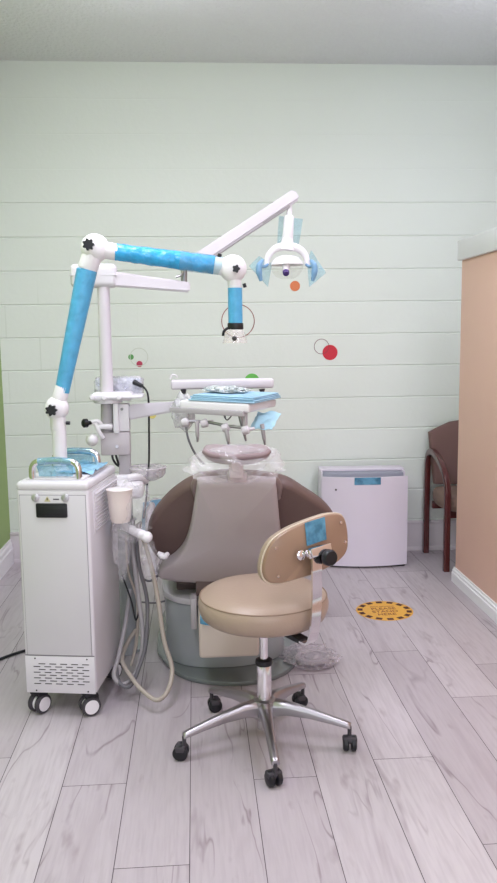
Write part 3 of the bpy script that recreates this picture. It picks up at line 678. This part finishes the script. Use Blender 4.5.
bm = NB(); prism(bm, [(v.x, v.y) for v in smooth_loop([(-.165, 3.46, 0), (-.125, 3.3, 0), (.0, 3.22, 0), (.2, 3.22, 0), (.345, 3.3, 0), (.39, 3.46, 0), (.37, 3.9, 0), (.1, 4.01, 0), (-.14, 3.91, 0)], 6)], .028, Matrix.Translation((0, 0, .298)), .006)
obj('pedestal_rim', bm, mat('pale_grey_rim', (205, 200, 203), .4), T, label='pale grey rim round the pedestal top')
bm = NB(); prism(bm, [(v.x, v.y) for v in smooth_loop([(-.2, 3.52, 0), (-.17, 3.36, 0), (-.1, 3.2, 0), (.0, 3.115, 0), (.15, 3.08, 0), (.3, 3.12, 0), (.41, 3.26, 0), (.44, 3.5, 0), (.42, 4.0, 0), (.3, 4.2, 0), (-.05, 4.2, 0), (-.18, 4.0, 0)], 6)], .02, Matrix.Translation((0, 0, 0.001)), .005)
obj('base_plate', bm, mat('dark_base_plate', (112, 118, 118), .25, coat=.4), T)
bm = NB(); box(bm, (.113, 3.1, .262), (.238, .22, .2), .014, 3); obj('rear_cover', bm, M['beige'], T, label='beige motor cover low at the back')
bm = NB(); box(bm, (-.025, 3.16, .3), (.025, .08, .13), .004); obj('side_post', bm, M['grey'], T)
# small armrest and white lever at the left
bm = NB(); tube(bm, [CP(158, 553, -.03), CP(164, 556.5, -.05), CP(168, 553.5, -.05)], [.008, .014, .012, .008], 12, 6); obj('release_lever', bm, M['white'], T, label='small white lever under the left wing')
bm = NB(); tube(bm, [(-.19, 3.3, .42), (-.21, 3.36, .6), (-.21, 3.42, .665), (-.2, 3.62, .67), (-.19, 3.75, .64)], .016, 10, 6); arm_ = obj('armrest', bm, M['lilac'], T)
# sheets and bags on the chair
bm = NB(); sheet(bm, [P(143, 502, 3.5), P(161, 499, 3.55), P(165, 540, 3.45), P(141, 534, 3.4)], 10, 12, .012, 20, .001)
tag(obj('barrier_sheet', bm, M['paleblue']), 'pale blue plastic sheet hanging at the left edge of the dental chair', 'sheet')
bm = NB(); blob(bm, P(235, 464, 2.87), (.16, .085, .068), .3, 2.2, 4, 3); 
tag(obj('plastic_cover', bm, film('headrest_film', (246, 242, 246), .2, rough=.1, bump=.45, bscale=22, tint=.08)), 'crumpled clear plastic cover over the dental chair headrest', 'plastic cover')
bm = NB(); tube(bm, [P(203, 616, 3.0), P(210, 620, 2.99), P(215, 624, 2.97)], .012, 6, 3)
bm.free(); bm = NB(); sheet(bm, [P(200, 607, 2.975), P(205, 612, 2.975), P(217, 627, 2.975), P(200, 624, 2.975)], 6, 6, .006, 40, .001)
tag(obj('blue_film_scrap', bm, M['bluetape']), 'scrap of blue film between the stool seat and beige cover', 'film')

# ================================================================== dental unit: post, arm and delivery tray
UY = 3.46
T = thing('dental_unit', 'white post with clamps and arm carrying the instrument tray beside the dental chair', 'dental unit', (P(106, 450, UY).x, UY, 0), 0)
px = P(106, 420, UY).x
zt = P(104, 287, UY).z
ptop = Vector((P(103.5, 288, UY).x, UY, zt)); pmid = Vector((P(107, 395, UY).x, UY, P(107, 395, UY).z))
bm = NB(); cyl(bm, pmid, ptop, .028, .026, 28); obj('light_pole', bm, M['lilac'], T)
bm = NB(); cyl(bm, P(107, 436, UY), P(107, 396, UY), .027, .027, 28); obj('lower_pole', bm, M['grey'], T)
bm = NB(); cyl(bm, P(108, 403, UY), P(107.6, 392, UY), .062, .06, 32, .006)
for q in (92, 104, 119): cyl(bm, P(q, 397.5, UY-.055), P(q, 397.5, UY-.085), .013, .011, 16, .003)
box(bm, P(113, 396, UY), (.17, .12, .035), .012, 3); obj('clamp_collar', bm, M['white'], T)
bm = NB(); box(bm, P(124, 396, UY+.0), (.17, .15, .012), .004); obj('shelf_plate', bm, M['white'], T)
bm = NB(); box(bm, P(116.5, 418, UY-.02), (.024, .05, .13), .005); box(bm, P(124, 417, UY), (.05, .06, .12), .006); obj('arm_bracket', bm, M['white'], T)
bm = NB(); cyl(bm, P(122, 409, UY-.035), P(122, 409, UY-.03)+Vector((0, -.012, 0)), .006, seg=10); obj('bolt', bm, M['steel'], T)
# tapering support arm to the tray
t = NB(); e0 = [P(129, y, Y) for y, Y in ((404.5, UY-.03), (420, UY-.03), (420, UY+.03), (404.5, UY+.03))]; e1 = [P(178, y, Y) for y, Y in ((401, UY-.03), (411, UY-.03), (411, UY+.03), (401, UY+.03))]
a_ = [t.verts.new(v) for v in e0]; b_ = [t.verts.new(v) for v in e1]
for i in range(4): t.faces.new((a_[i], a_[(i+1) % 4], b_[(i+1) % 4], b_[i]))
t.faces.new(a_[::-1]); t.faces.new(b_); bmesh.ops.recalc_face_normals(t, faces=t.faces); bmesh.ops.bevel(t, geom=t.edges[:], offset=.006, segments=2, affect='EDGES')
obj('support_arm', t, M['lilac'], T)
bm = NB(); box(bm, P(116, 443, UY), (.125, .07, .098), .005); jb = obj('junction_block', bm, mat('block_grey', (196, 188, 193), .4), T)
bm = NB(); cyl(bm, P(117, 446.5, UY-.036), P(117, 446.5, UY-.042), .0075, seg=12); obj('block_screw', bm, M['steel'], jb)
bm = NB(); tube(bm, [P(88, 424, UY-.05), P(97, 421, UY-.05), P(104, 427, UY-.04), P(112, 428, UY-.03)], .009, 8, 5); tube(bm, [P(95, 423, UY-.05), P(99, 432, UY-.05), P(103, 438, UY-.04)], .01, 8, 4); box(bm, P(105, 426, UY-.02), (.07, .07, .02), .005); obj('bar_clamp', bm, M['white'], T)
bm = NB(); lathe(bm, [(.006, -.02), (.01, 0), (.019, .004), (.019, .02), (.012, .026), (0, .027)], 16, Matrix.Translation(P(88, 423, UY-.06)) @ rot(90, 0, -60)); obj('clamp_knob', bm, M['black'], T)
bm = NB(); bmesh.ops.create_icosphere(bm, subdivisions=3, radius=.027, matrix=Matrix.Translation(P(92, 440, UY-.04))); obj('ball_end', bm, M['white'], T)
bm = NB(); box(bm, P(125, 462, UY), (.05, .05, .11), .004); obj('upright', bm, M['grey'], T)
bm = NB(); t_ = P(127, 600, UY); cyl(bm, (t_.x, UY+.02, 0.002), (t_.x, UY+.02, .80), .038, seg=28); lathe(bm, [(.13, .001), (.13, .012), (.06, .02), (.045, .05), (.04, .06)], 32, Matrix.Translation((t_.x-.06, UY+.1, 0))); obj('floor_column', bm, M['teal'], T)
bm = NB(); box(bm, (P(124, 545, UY-.1).x, UY-.06, P(124, 545, UY).z), (.07, .16, .15), .012); obj('junction_box', bm, mat('mid_grey_box', (146, 146, 148), .4), T)
bm = NB(); box(bm, P(124, 476, UY), (.12, .12, .022), .008, 3); obj('top_plate', bm, M['white'], T)
for k_ in range(2):
    bm = NB(); tube(bm, [P(112+3*k_, 452, UY-.02), P(113+4*k_, 459, UY-.03), P(117+2*k_, 465, UY-.02), P(121, 466, UY)], .005, 8, 5); obj('black_cable', bm, M['black'], T)
# tray: body turned about 30 degrees
TA = -27; tc_ = P(229, 403, 3.3); TM = Matrix.Translation((tc_.x, 3.3, 1.145)) @ rot(0, 1.5, TA)
def TB(bm, *a, **k): 
    t = NB(); box(t, *a, **k); merge(bm, t, TM); return bm
bm = NB(); TB(bm, (0, 0, 0), (.31, .3, .038), .01, 3); obj('tray_body', bm, M['white'], T)
bm = NB(); TB(bm, (-.03, -.153, -.022), (.33, .016, .022), .003); TB(bm, (-.06, -.02, -.028), (.16, .2, .02), .004); obj('tray_rail', bm, M['grey'], T, label='grey rail along the tray front')
bm = NB(); TB(bm, (.13, -.13, -.055), (.014, .02, .09), .002); obj('rail_bracket', bm, M['grey'], T)
bm = NB(); box(bm, P(186, 412, 3.36), (.022, .03, .1), .006); box(bm, P(181, 407, 3.42), (.05, .07, .05), .01); obj('tray_knuckle', bm, M['white'], T)
bm = NB(); blob(bm, P(183, 412, 3.36), (.045, .045, .075), .35, 2.2, 3, 8); obj('clear_wrap', bm, M['clearw'], T, label='clear plastic wrapped round the tray knuckle')
# upper rail
b0, b1 = P(172, 383.5, 3.52), P(272, 384, 3.52)
bm = NB(); box(bm, (b0+b1)/2, ((b1-b0).length+.01, .07, .042), .01, 3); ur = obj('upper_rail', bm, M['lilac'], T, label='long pale rail above the tray')
for q in (183.5, 262): 
    bm = NB(); cyl(bm, P(q, 389, 3.5), P(q+.5, 395, 3.5), .014, .006, 12); obj('rail_foot', bm, M['rubber'], ur)
for q, e in ((184, -.0), (262, .0)):
    bm = NB(); cyl(bm, P(q, 393, 3.5), P(q, 404, 3.48), .006, seg=8); obj('rail_stay', bm, M['steel'], T)
bm = NB(); tube(bm, [P(170, 379, 3.5), P(172, 375, 3.5), P(176, 375.5, 3.5), P(177, 378, 3.5)], .004, 8, 5); obj('rail_hook', bm, M['white'], ur)
# handpiece bar with holders
hb = [P(184, 421, 3.22), P(206, 422, 3.2), P(228, 426, 3.15), P(247, 428, 3.12)]
bm = NB(); tube(bm, hb, .006, 8, 5); obj('holder_bar', bm, M['steel'], T)
hp = [(186, 422, 3.22), (205, 423, 3.2), (226, 427.5, 3.15), (246, 430, 3.12)]
for x, y, Y in hp:
    bm = NB(); c = P(x, y, Y); lathe(bm, [(.012, -.018), (.017, -.012), (.018, .006), (.013, .012), (.009, .012), (.009, -.018)], 18, Matrix.Translation(c) @ rot(20, 70, 20)); cyl(bm, c, c+Vector((.035, .0, .006)), .009, .006, 12); obj('holder', bm, M['lilac'], T)
# things held by the tray
for i, (x0, y0, x1, y1, Y, lb) in enumerate(((197, 421, 197.5, 442, 3.19, 'slim grey dental handpiece hanging first from the left under the tray'), (226, 428, 229, 446, 3.14, 'grey dental handpiece hanging between the two others under the tray middle'), (239, 411, 246, 441, 3.16, 'long slanted steel handpiece hanging under the tray front corner'), (262, 424, 265, 445, 3.18, 'grey dental handpiece hanging below the blue face mask'))):
    a, b = P(x0, y0, Y), P(x1, y1, Y); T2 = thing('handpiece', lb, 'handpiece', b, 0, 'handpieces hanging under the instrument tray')
    d = (b-a)
    bm = NB(); cyl(bm, a, a+d*.75, .009, .0075, 14, .002); obj('grip', bm, M['grey'] if i != 2 else M['steel'], T2)
    bm = NB(); cyl(bm, a+d*.74, b, .006, .004, 12); obj('nozzle', bm, M['steel'], T2)
bm = NB(); tube(bm, [P(186, 427, 3.21), P(188, 438, 3.2), P(193, 450, 3.2), P(199, 459, 3.2), P(204, 464, 3.25)], .0045, 8, 6); tag(obj('handpiece_hose', bm, M['hosed']), 'thin dark hose curving down from the leftmost holder under the tray', 'hose')
bm = NB(); tube(bm, [P(223, 413, 3.3), P(227, 420, 3.28), P(233, 414, 3.3), P(238, 410, 3.32)], .003, 8, 6); tube(bm, [P(224, 408, 3.3), P(225, 418, 3.3)], .004, 8, 2); tag(obj('tray_cable', bm, M['hosed']), 'small dark looped cable under the middle of the tray', 'cable')
# blue paper pack, crumpled wrap, mask
bm = NB()
for i in range(4): TB(bm, (.03+.003*(i % 2), -.0+.004*(i % 2), .0225+.006*i), (.29-.006*i, .3-.008*i, .005), .0015, 1, r=rot(0, 0, (0, 1.2, -1, .6)[i]))
tag(obj('tray_paper', bm, M['bluepaper']), 'stack of light blue paper sheets covering the top of the instrument tray', 'paper')
bm = NB(); t = NB(); blob(t, (0, 0, 0), (.085, .07, .014), .5, 3, 4, 5, -.005); merge(bm, t, TM @ Matrix.Translation((-.03, .03, .054)))
tag(obj('crumpled_wrap', bm, film('pale_wrap', (238, 244, 244), .8, bump=1, bscale=40)), 'crumpled white and clear wrapper lying on the blue tray paper', 'wrapper')
bm = NB(); t = NB(); nu, nv = 14, 8; q = [P(249, 430, 3.2), P(272, 430, 3.15), P(281, 413, 3.28), P(258, 412, 3.3)]; sheet(bm, [q[0], q[1], q[2], q[3]], 16, 10, .014, 30, .0015, 4)
tag(obj('face_mask', bm, M['maskblue']), 'light blue pleated face mask tucked below the right side of the tray', 'mask')
# wrapped power box and its cable
T2 = thing('power_box', 'pale socket box in crinkled clear wrap behind the white pole', 'power box', P(119, 398, UY+.1), 0)
bm = NB(); box(bm, P(119, 387, UY+.1), (.2, .05, .08), .01, 3); obj('box_body', bm, mat('pale_blue_grey', (200, 206, 222), .4, var=.12, vscale=60), T2)
bm = NB(); t = NB(); box(t, (0, 0, 0), (.216, .066, .094), .02, 3); bmesh.ops.subdivide_edges(t, edges=t.edges[:], cuts=2)
for v in t.verts: v.co += v.co.normalized()*.006*noise.noise(v.co*60)
merge(bm, t, Matrix.Translation(P(119, 387, UY+.1))); obj('clear_wrap', bm, M['clearw'], T2)
bm = NB(); cyl(bm, P(134, 382, UY+.06), P(142, 386, UY+.04), .012, .009, 12); obj('plug', bm, M['black'], T2)
bm = NB(); tube(bm, [P(141, 385, UY+.04), P(146, 390, UY+.02), P(148.5, 400, UY), P(149, 430, UY), P(149, 460, UY), P(147.5, 480, UY), P(146, 500, UY), P(143, 520, UY)], .0045, 8, 6); obj('power_cable', bm, M['black'], T2, label='black cable hanging down beside the post')
# cuspidor
T2 = thing('cuspidor', 'white spittoon bowl wrapped in clear plastic beside the dental unit post', 'spittoon', P(135, 486, UY-.05), 0)
c = P(148, 476, UY+.0); bm = NB(); lathe(bm, [(0, -.018), (.04, -.016), (.066, -.004), (.078, .012), (.08, .04), (.077, .04), (.073, .012), (.06, .002), (0, -.008)], 40, Matrix.Translation(c)); lathe(bm, [(.081, .033), (.083, .04), (.079, .043), (.077, .04)], 40, Matrix.Translation(c)); obj('bowl', bm, film('milky_bowl', (244, 238, 243), .4, bump=0, tint=.06), T2, label='milky white bowl')
bm = NB(); box(bm, P(128, 488, UY-.07), (.14, .16, .07), .02, 3); tube(bm, [P(128, 478, UY-.1), P(137, 477, UY-.09), P(146, 481, UY-.04)], .016, 12, 5); obj('bowl_support', bm, M['white'], T2)
# assistant holder arm, white cup and wrapped end
T2 = thing('suction_holder', 'white assistant arm with cup holder and hose valves wrapped in clear plastic', 'instrument holder', P(122, 530, 3.28), 0)
c = P(119.5, 490, 3.03); bm = NB(); lathe(bm, [(0, -.125), (.034, -.125), (.04, -.11), (.046, -.05), (.05, 0), (.052, .004), (.044, .004), (.04, -.02), (0, -.03)], 32, Matrix.Translation(c) @ rot(0, 0, 0)); obj('cup_holder', bm, mat('cup_cream', (226, 214, 208), .35), T2)
bm = NB(); lathe(bm, [(.047, -.002), (.047, .003), (.03, .007), (0, .008)], 32, Matrix.Translation(c)); obj('cup_lid', bm, M['white'], T2)
h0_, h1_ = P(122, 525, 3.1), P(147, 537, 3.0)
bm = NB(); cyl(bm, h0_, h1_, .017, .019, 20, .006); bmesh.ops.create_icosphere(bm, subdivisions=3, radius=.022, matrix=Matrix.Translation(h1_)); cyl(bm, h0_+Vector((-.01, 0, .0)), h0_+Vector((-.02, .1, .02)), .02); obj('holder_bar', bm, M['white'], T2)
for x, y, Y in ((127, 520, 3.1), (133, 523, 3.07), (139, 527, 3.04)):
    bm = NB(); a = P(x, y+9, Y); cyl(bm, a, a+Vector((0, 0, .05)), .011, .009, 14, .002); cyl(bm, a+Vector((-.012, 0, .04)), a+Vector((.012, 0, .055)), .006); obj('valve', bm, M['steel'], T2)
bm = NB(); blob(bm, P(131, 512, 3.06), (.075, .07, .11), .3, 2.4, 4, 12); obj('clear_wrap', bm, M['clear'], T2, label='crinkled clear plastic around the holder')

bm = NB(); blob(bm, P(121.5, 541, 3.05), (.032, .035, .14), .3, 2.2, 4, 22); obj('clear_wrap', bm, M['clear'], T2)
# hoses
def hose(pts, r, m, lb):
    bm = NB(); tube(bm, [P(*q) if len(q) == 3 else PZ(q[0], q[1], q[3]) for q in pts], r, 10, 7); tag(obj('suction_hose', bm, m), lb, 'hose', None)
hose([(131, 532, 3.12), (134, 560, 3.12), (139, 600, 3.12), (143, 640, 3.1), (137, 670, 3.06), (124, 684, 3.0), (114, 676, 3.02), (119, 655, 3.1), (126, 620, 3.2), (130, 590, 3.3)], .0095, M['hose'], 'thick grey suction hose looping nearest to the suction cabinet')
hose([(136, 535, 3.1), (139, 565, 3.12), (147, 600, 3.12), (146, 640, 3.08), (140, 665, 3.05), (130, 686, 2.99), (119, 682, 3.0), (116, 665, 3.08)], .008, M['hosed'], 'dark grey suction hose hanging in a narrow loop to the floor')
hose([(143, 538, 3.08), (151, 565, 3.06), (158, 600, 3.05), (164, 640, 3.03), (172, 668, 3.0), (168, 690, 2.93), (157, 700, 2.88), (143, 691, 2.92), (132, 678, 2.98), (122, 660, 3.1), (128, 642, 3.2), (136, 630, 3.25)], .0088, M['hoseb'], 'cream suction hose with the widest loop reaching the floor')
hose([(126, 535, 3.2), (128, 570, 3.2), (137, 600, 3.2), (137, 640, 3.2), (131, 665, 3.15), (136, 640, 3.22), (139, 600, 3.3)], .005, M['hoseb'], 'thin cream tube twisted between the thicker hoses')
hose([(133, 548, 3.2), (136, 580, 3.2), (140, 600, 3.2), (136, 620, 3.2), (131, 600, 3.25), (122, 575, 3.3)], .0035, M['black'], 'thin black tube hanging inside the hose bundle')
T = thing('foot_bracket', 'thin dark metal rods between the hoses and the chair pedestal', 'bracket', P(150, 590, 3.3))
bm = NB(); tube(bm, [P(141, 578, 3.25), P(150, 581, 3.25), P(158, 575, 3.28)], .005, 8, 4); obj('upper_rod', bm, M['hosed'], T); bm = NB(); tube(bm, [P(140, 602, 3.3), P(155, 603, 3.32), P(165, 601, 3.34)], .004, 8, 3)
obj('lower_rod', bm, M['hosed'], T)
bm = NB(); blob(bm, P(149, 556, 3.02), (.028, .03, .075), .35, 2.4, 3, 31); tag(obj('plastic_sleeve', bm, M['clear']), 'clear plastic sleeve around the cream hose below the holder', 'plastic sleeve')

# ================================================================== operating light on the pole
LY = 3.46
T = thing('dental_light', 'white overhead dental operating light with blue barrier film on a long spring arm', 'dental light', P(103.5, 287, LY), 0)
bm = NB(); box(bm, P(94, 276, LY), (.195, .07, .1), .022, 4); box(bm, P(94, 275.6, LY-.0), (.197, .072, .003), .0); obj('pole_head', bm, M['enamel'], T)
def beam(p, q, w0, h0, w1, h1, bev=.006):
    t = NB(); d = (q-p).normalized(); up = Vector((0, -1, 0)); v = d.cross(up).normalized()
    if v.z < 0: v = -v
    a = [t.verts.new(p+up*x*w0+v*z*h0) for x, z in ((-.5, -.5), (.5, -.5), (.5, .5), (-.5, .5))]; b = [t.verts.new(q+up*x*w1+v*z*h1) for x, z in ((-.5, -.5), (.5, -.5), (.5, .5), (-.5, .5))]
    for i in range(4): t.faces.new((a[i], a[(i+1) % 4], b[(i+1) % 4], b[i]))
    t.faces.new(a[::-1]); t.faces.new(b); bmesh.ops.recalc_face_normals(t, faces=t.faces); bmesh.ops.bevel(t, geom=t.edges[:], offset=bev, segments=2, affect='EDGES'); return t
obj('rigid_arm', beam(P(112, 279, LY), P(190, 287.5, LY), .052, .062, .048, .042), M['lilac'], T)
bm = NB(); cyl(bm, P(184, 284, LY), P(184, 268, LY), .014, .014, 16); tube(bm, [P(176, 277, LY-.03), P(181, 275, LY-.03), P(183, 271, LY-.03)], .005, 8, 3); obj('arm_pivot', bm, M['steel'], T)
s0, s1 = P(186, 268, LY), P(296.5, 194.5, LY)
sa = obj('spring_arm', beam(s0, s1, .052, .056, .046, .05, .009), M['lilac'], T)
dd = (s1-s0).normalized(); vv = Vector((dd.z, 0, -dd.x))
obj('arm_underside', beam(s0+vv*.024+dd*.03, s1+vv*.024-dd*.05, .03, .012, .03, .012, .002), M['grey'], sa)
bm = NB(); cyl(bm, P(290, 199, LY), P(289, 217, LY), .010, .012, 16); lathe(bm, [(.018, 0), (.018, .012), (.01, .02)], 18, Matrix.Translation(P(290, 203, LY))); obj('neck', bm, M['white'], T)
bm = NB(); cyl(bm, P(289, 215.5, LY), P(287.5, 241, LY), .0215, .024, 24, .006); tube(bm, [P(287.5, 238, LY), P(287, 246, LY), P(286.5, 250, LY)], [.024, .03, .034], 16, 4); obj('grip_body', bm, M['white'], T)
yk = []
for i in range(13):
    a = radians(180*i/12); yk.append(P(287-20.5*cos(a), 266-20*sin(a)**.8 if sin(a) > 0 else 266, LY))
bm = NB(); tube(bm, yk, [.011, .014, .017, .019, .017, .014, .011], 12, 3); yo = obj('yoke', bm, M['white'], T)
bm = NB(); c = P(287, 268, LY)
lathe(bm, [(.0, .055), (.03, .052), (.055, .04), (.07, .02), (.072, .012), (.066, .012), (.05, .03), (0, .042)], 36, Matrix.Translation(c) @ rot(0, 0, 0)); obj('reflector', bm, mat('reflector_white', (224, 220, 222), .2, coat=.4), T)
bm = NB(); lathe(bm, [(.074, .018), (.068, -.01), (.05, -.035), (.03, -.045), (0, -.047)], 36, Matrix.Translation(c)); obj('lens_shield', bm, M['lens'], T, label='clear curved shield')
bm = NB(); a = P(286, 260, LY-.03); cyl(bm, a, a+Vector((-.004, -.03, -.05)), .02, .015, 20, .004); obj('lamp_holder', bm, M['lilac'], T)
bm = NB(); a2 = a+Vector((-.004, -.03, -.05)); cyl(bm, a2, a2+Vector((-.001, -.012, -.012)), .0145, .0135, 20, .003); obj('lamp_cap', bm, M['purple'], T, label='dark purple lamp cap')
for s, x in ((-1, 261), (1, 312.5)):
    bm = NB(); tube(bm, [P(287+s*19, 264, LY-.005), P(287+s*22, 266.5, LY-.01), P(x, 266, LY-.03)], .007, 10, 4)
    tube(bm, [P(x-s*2, 260, LY-.03), P(x+s*1.5, 265, LY-.035), P(x+s*2, 272, LY-.035), P(x, 281, LY-.03)], [.006, .013, .014, .007], 12, 5); obj('side_handle', bm, mat('handle_blue', (120, 158, 192), .35), T, label='blue wrapped side handle')
for q, dY in ((((279, 216), (303, 219), (298, 249), (277, 247)), .04), (((249, 266), (259, 256), (272, 264), (268, 287)), .0), (((311, 250), (326, 273), (309, 287), (307, 262)), .0)):
    bm = NB(); sheet(bm, [P(x, y, LY+dY) for x, y in q], 8, 8, .01, 18, .0008); obj('barrier_film', bm, M['bluefilm'], T, label='pale blue square of barrier film')

# ================================================================== foot control in a bag
T = thing('foot_control', 'grey ring shaped foot pedal on the floor behind the stool', 'foot pedal', (.49, 3.3, 0), -10)
bm = NB(); n = 26; tube(bm, [(.065*cos(2*pi*i/n), .06*sin(2*pi*i/n), .017) for i in range(n+1)], .013, 10, 1); box(bm, (0, 0, .012), (.12, .1, .018), .006); obj('ring_pedal', bm, M['grey'], T, local=True)
bm = NB(); lathe(bm, [(.04, .02), (.036, .03), (0, .034)], 24); obj('pedal_top', bm, M['grey'], T, local=True)
bm = NB(); blob(bm, (.475, 3.3, .028), (.115, .105, .03), .35, 3, 4, 41, -.026); tag(obj('plastic_bag', bm, film('bag_film', (232, 226, 230), .26, rough=.1, bump=1, bscale=40)), 'crumpled clear plastic bag over the foot pedal on the floor', 'plastic bag')

# ------------------------------------------------------------------ view
vs = SC.view_settings; vs.view_transform = 'Standard'; vs.look = 'None'; vs.exposure = 0.07; vs.gamma = 1; vs.use_curve_mapping = False
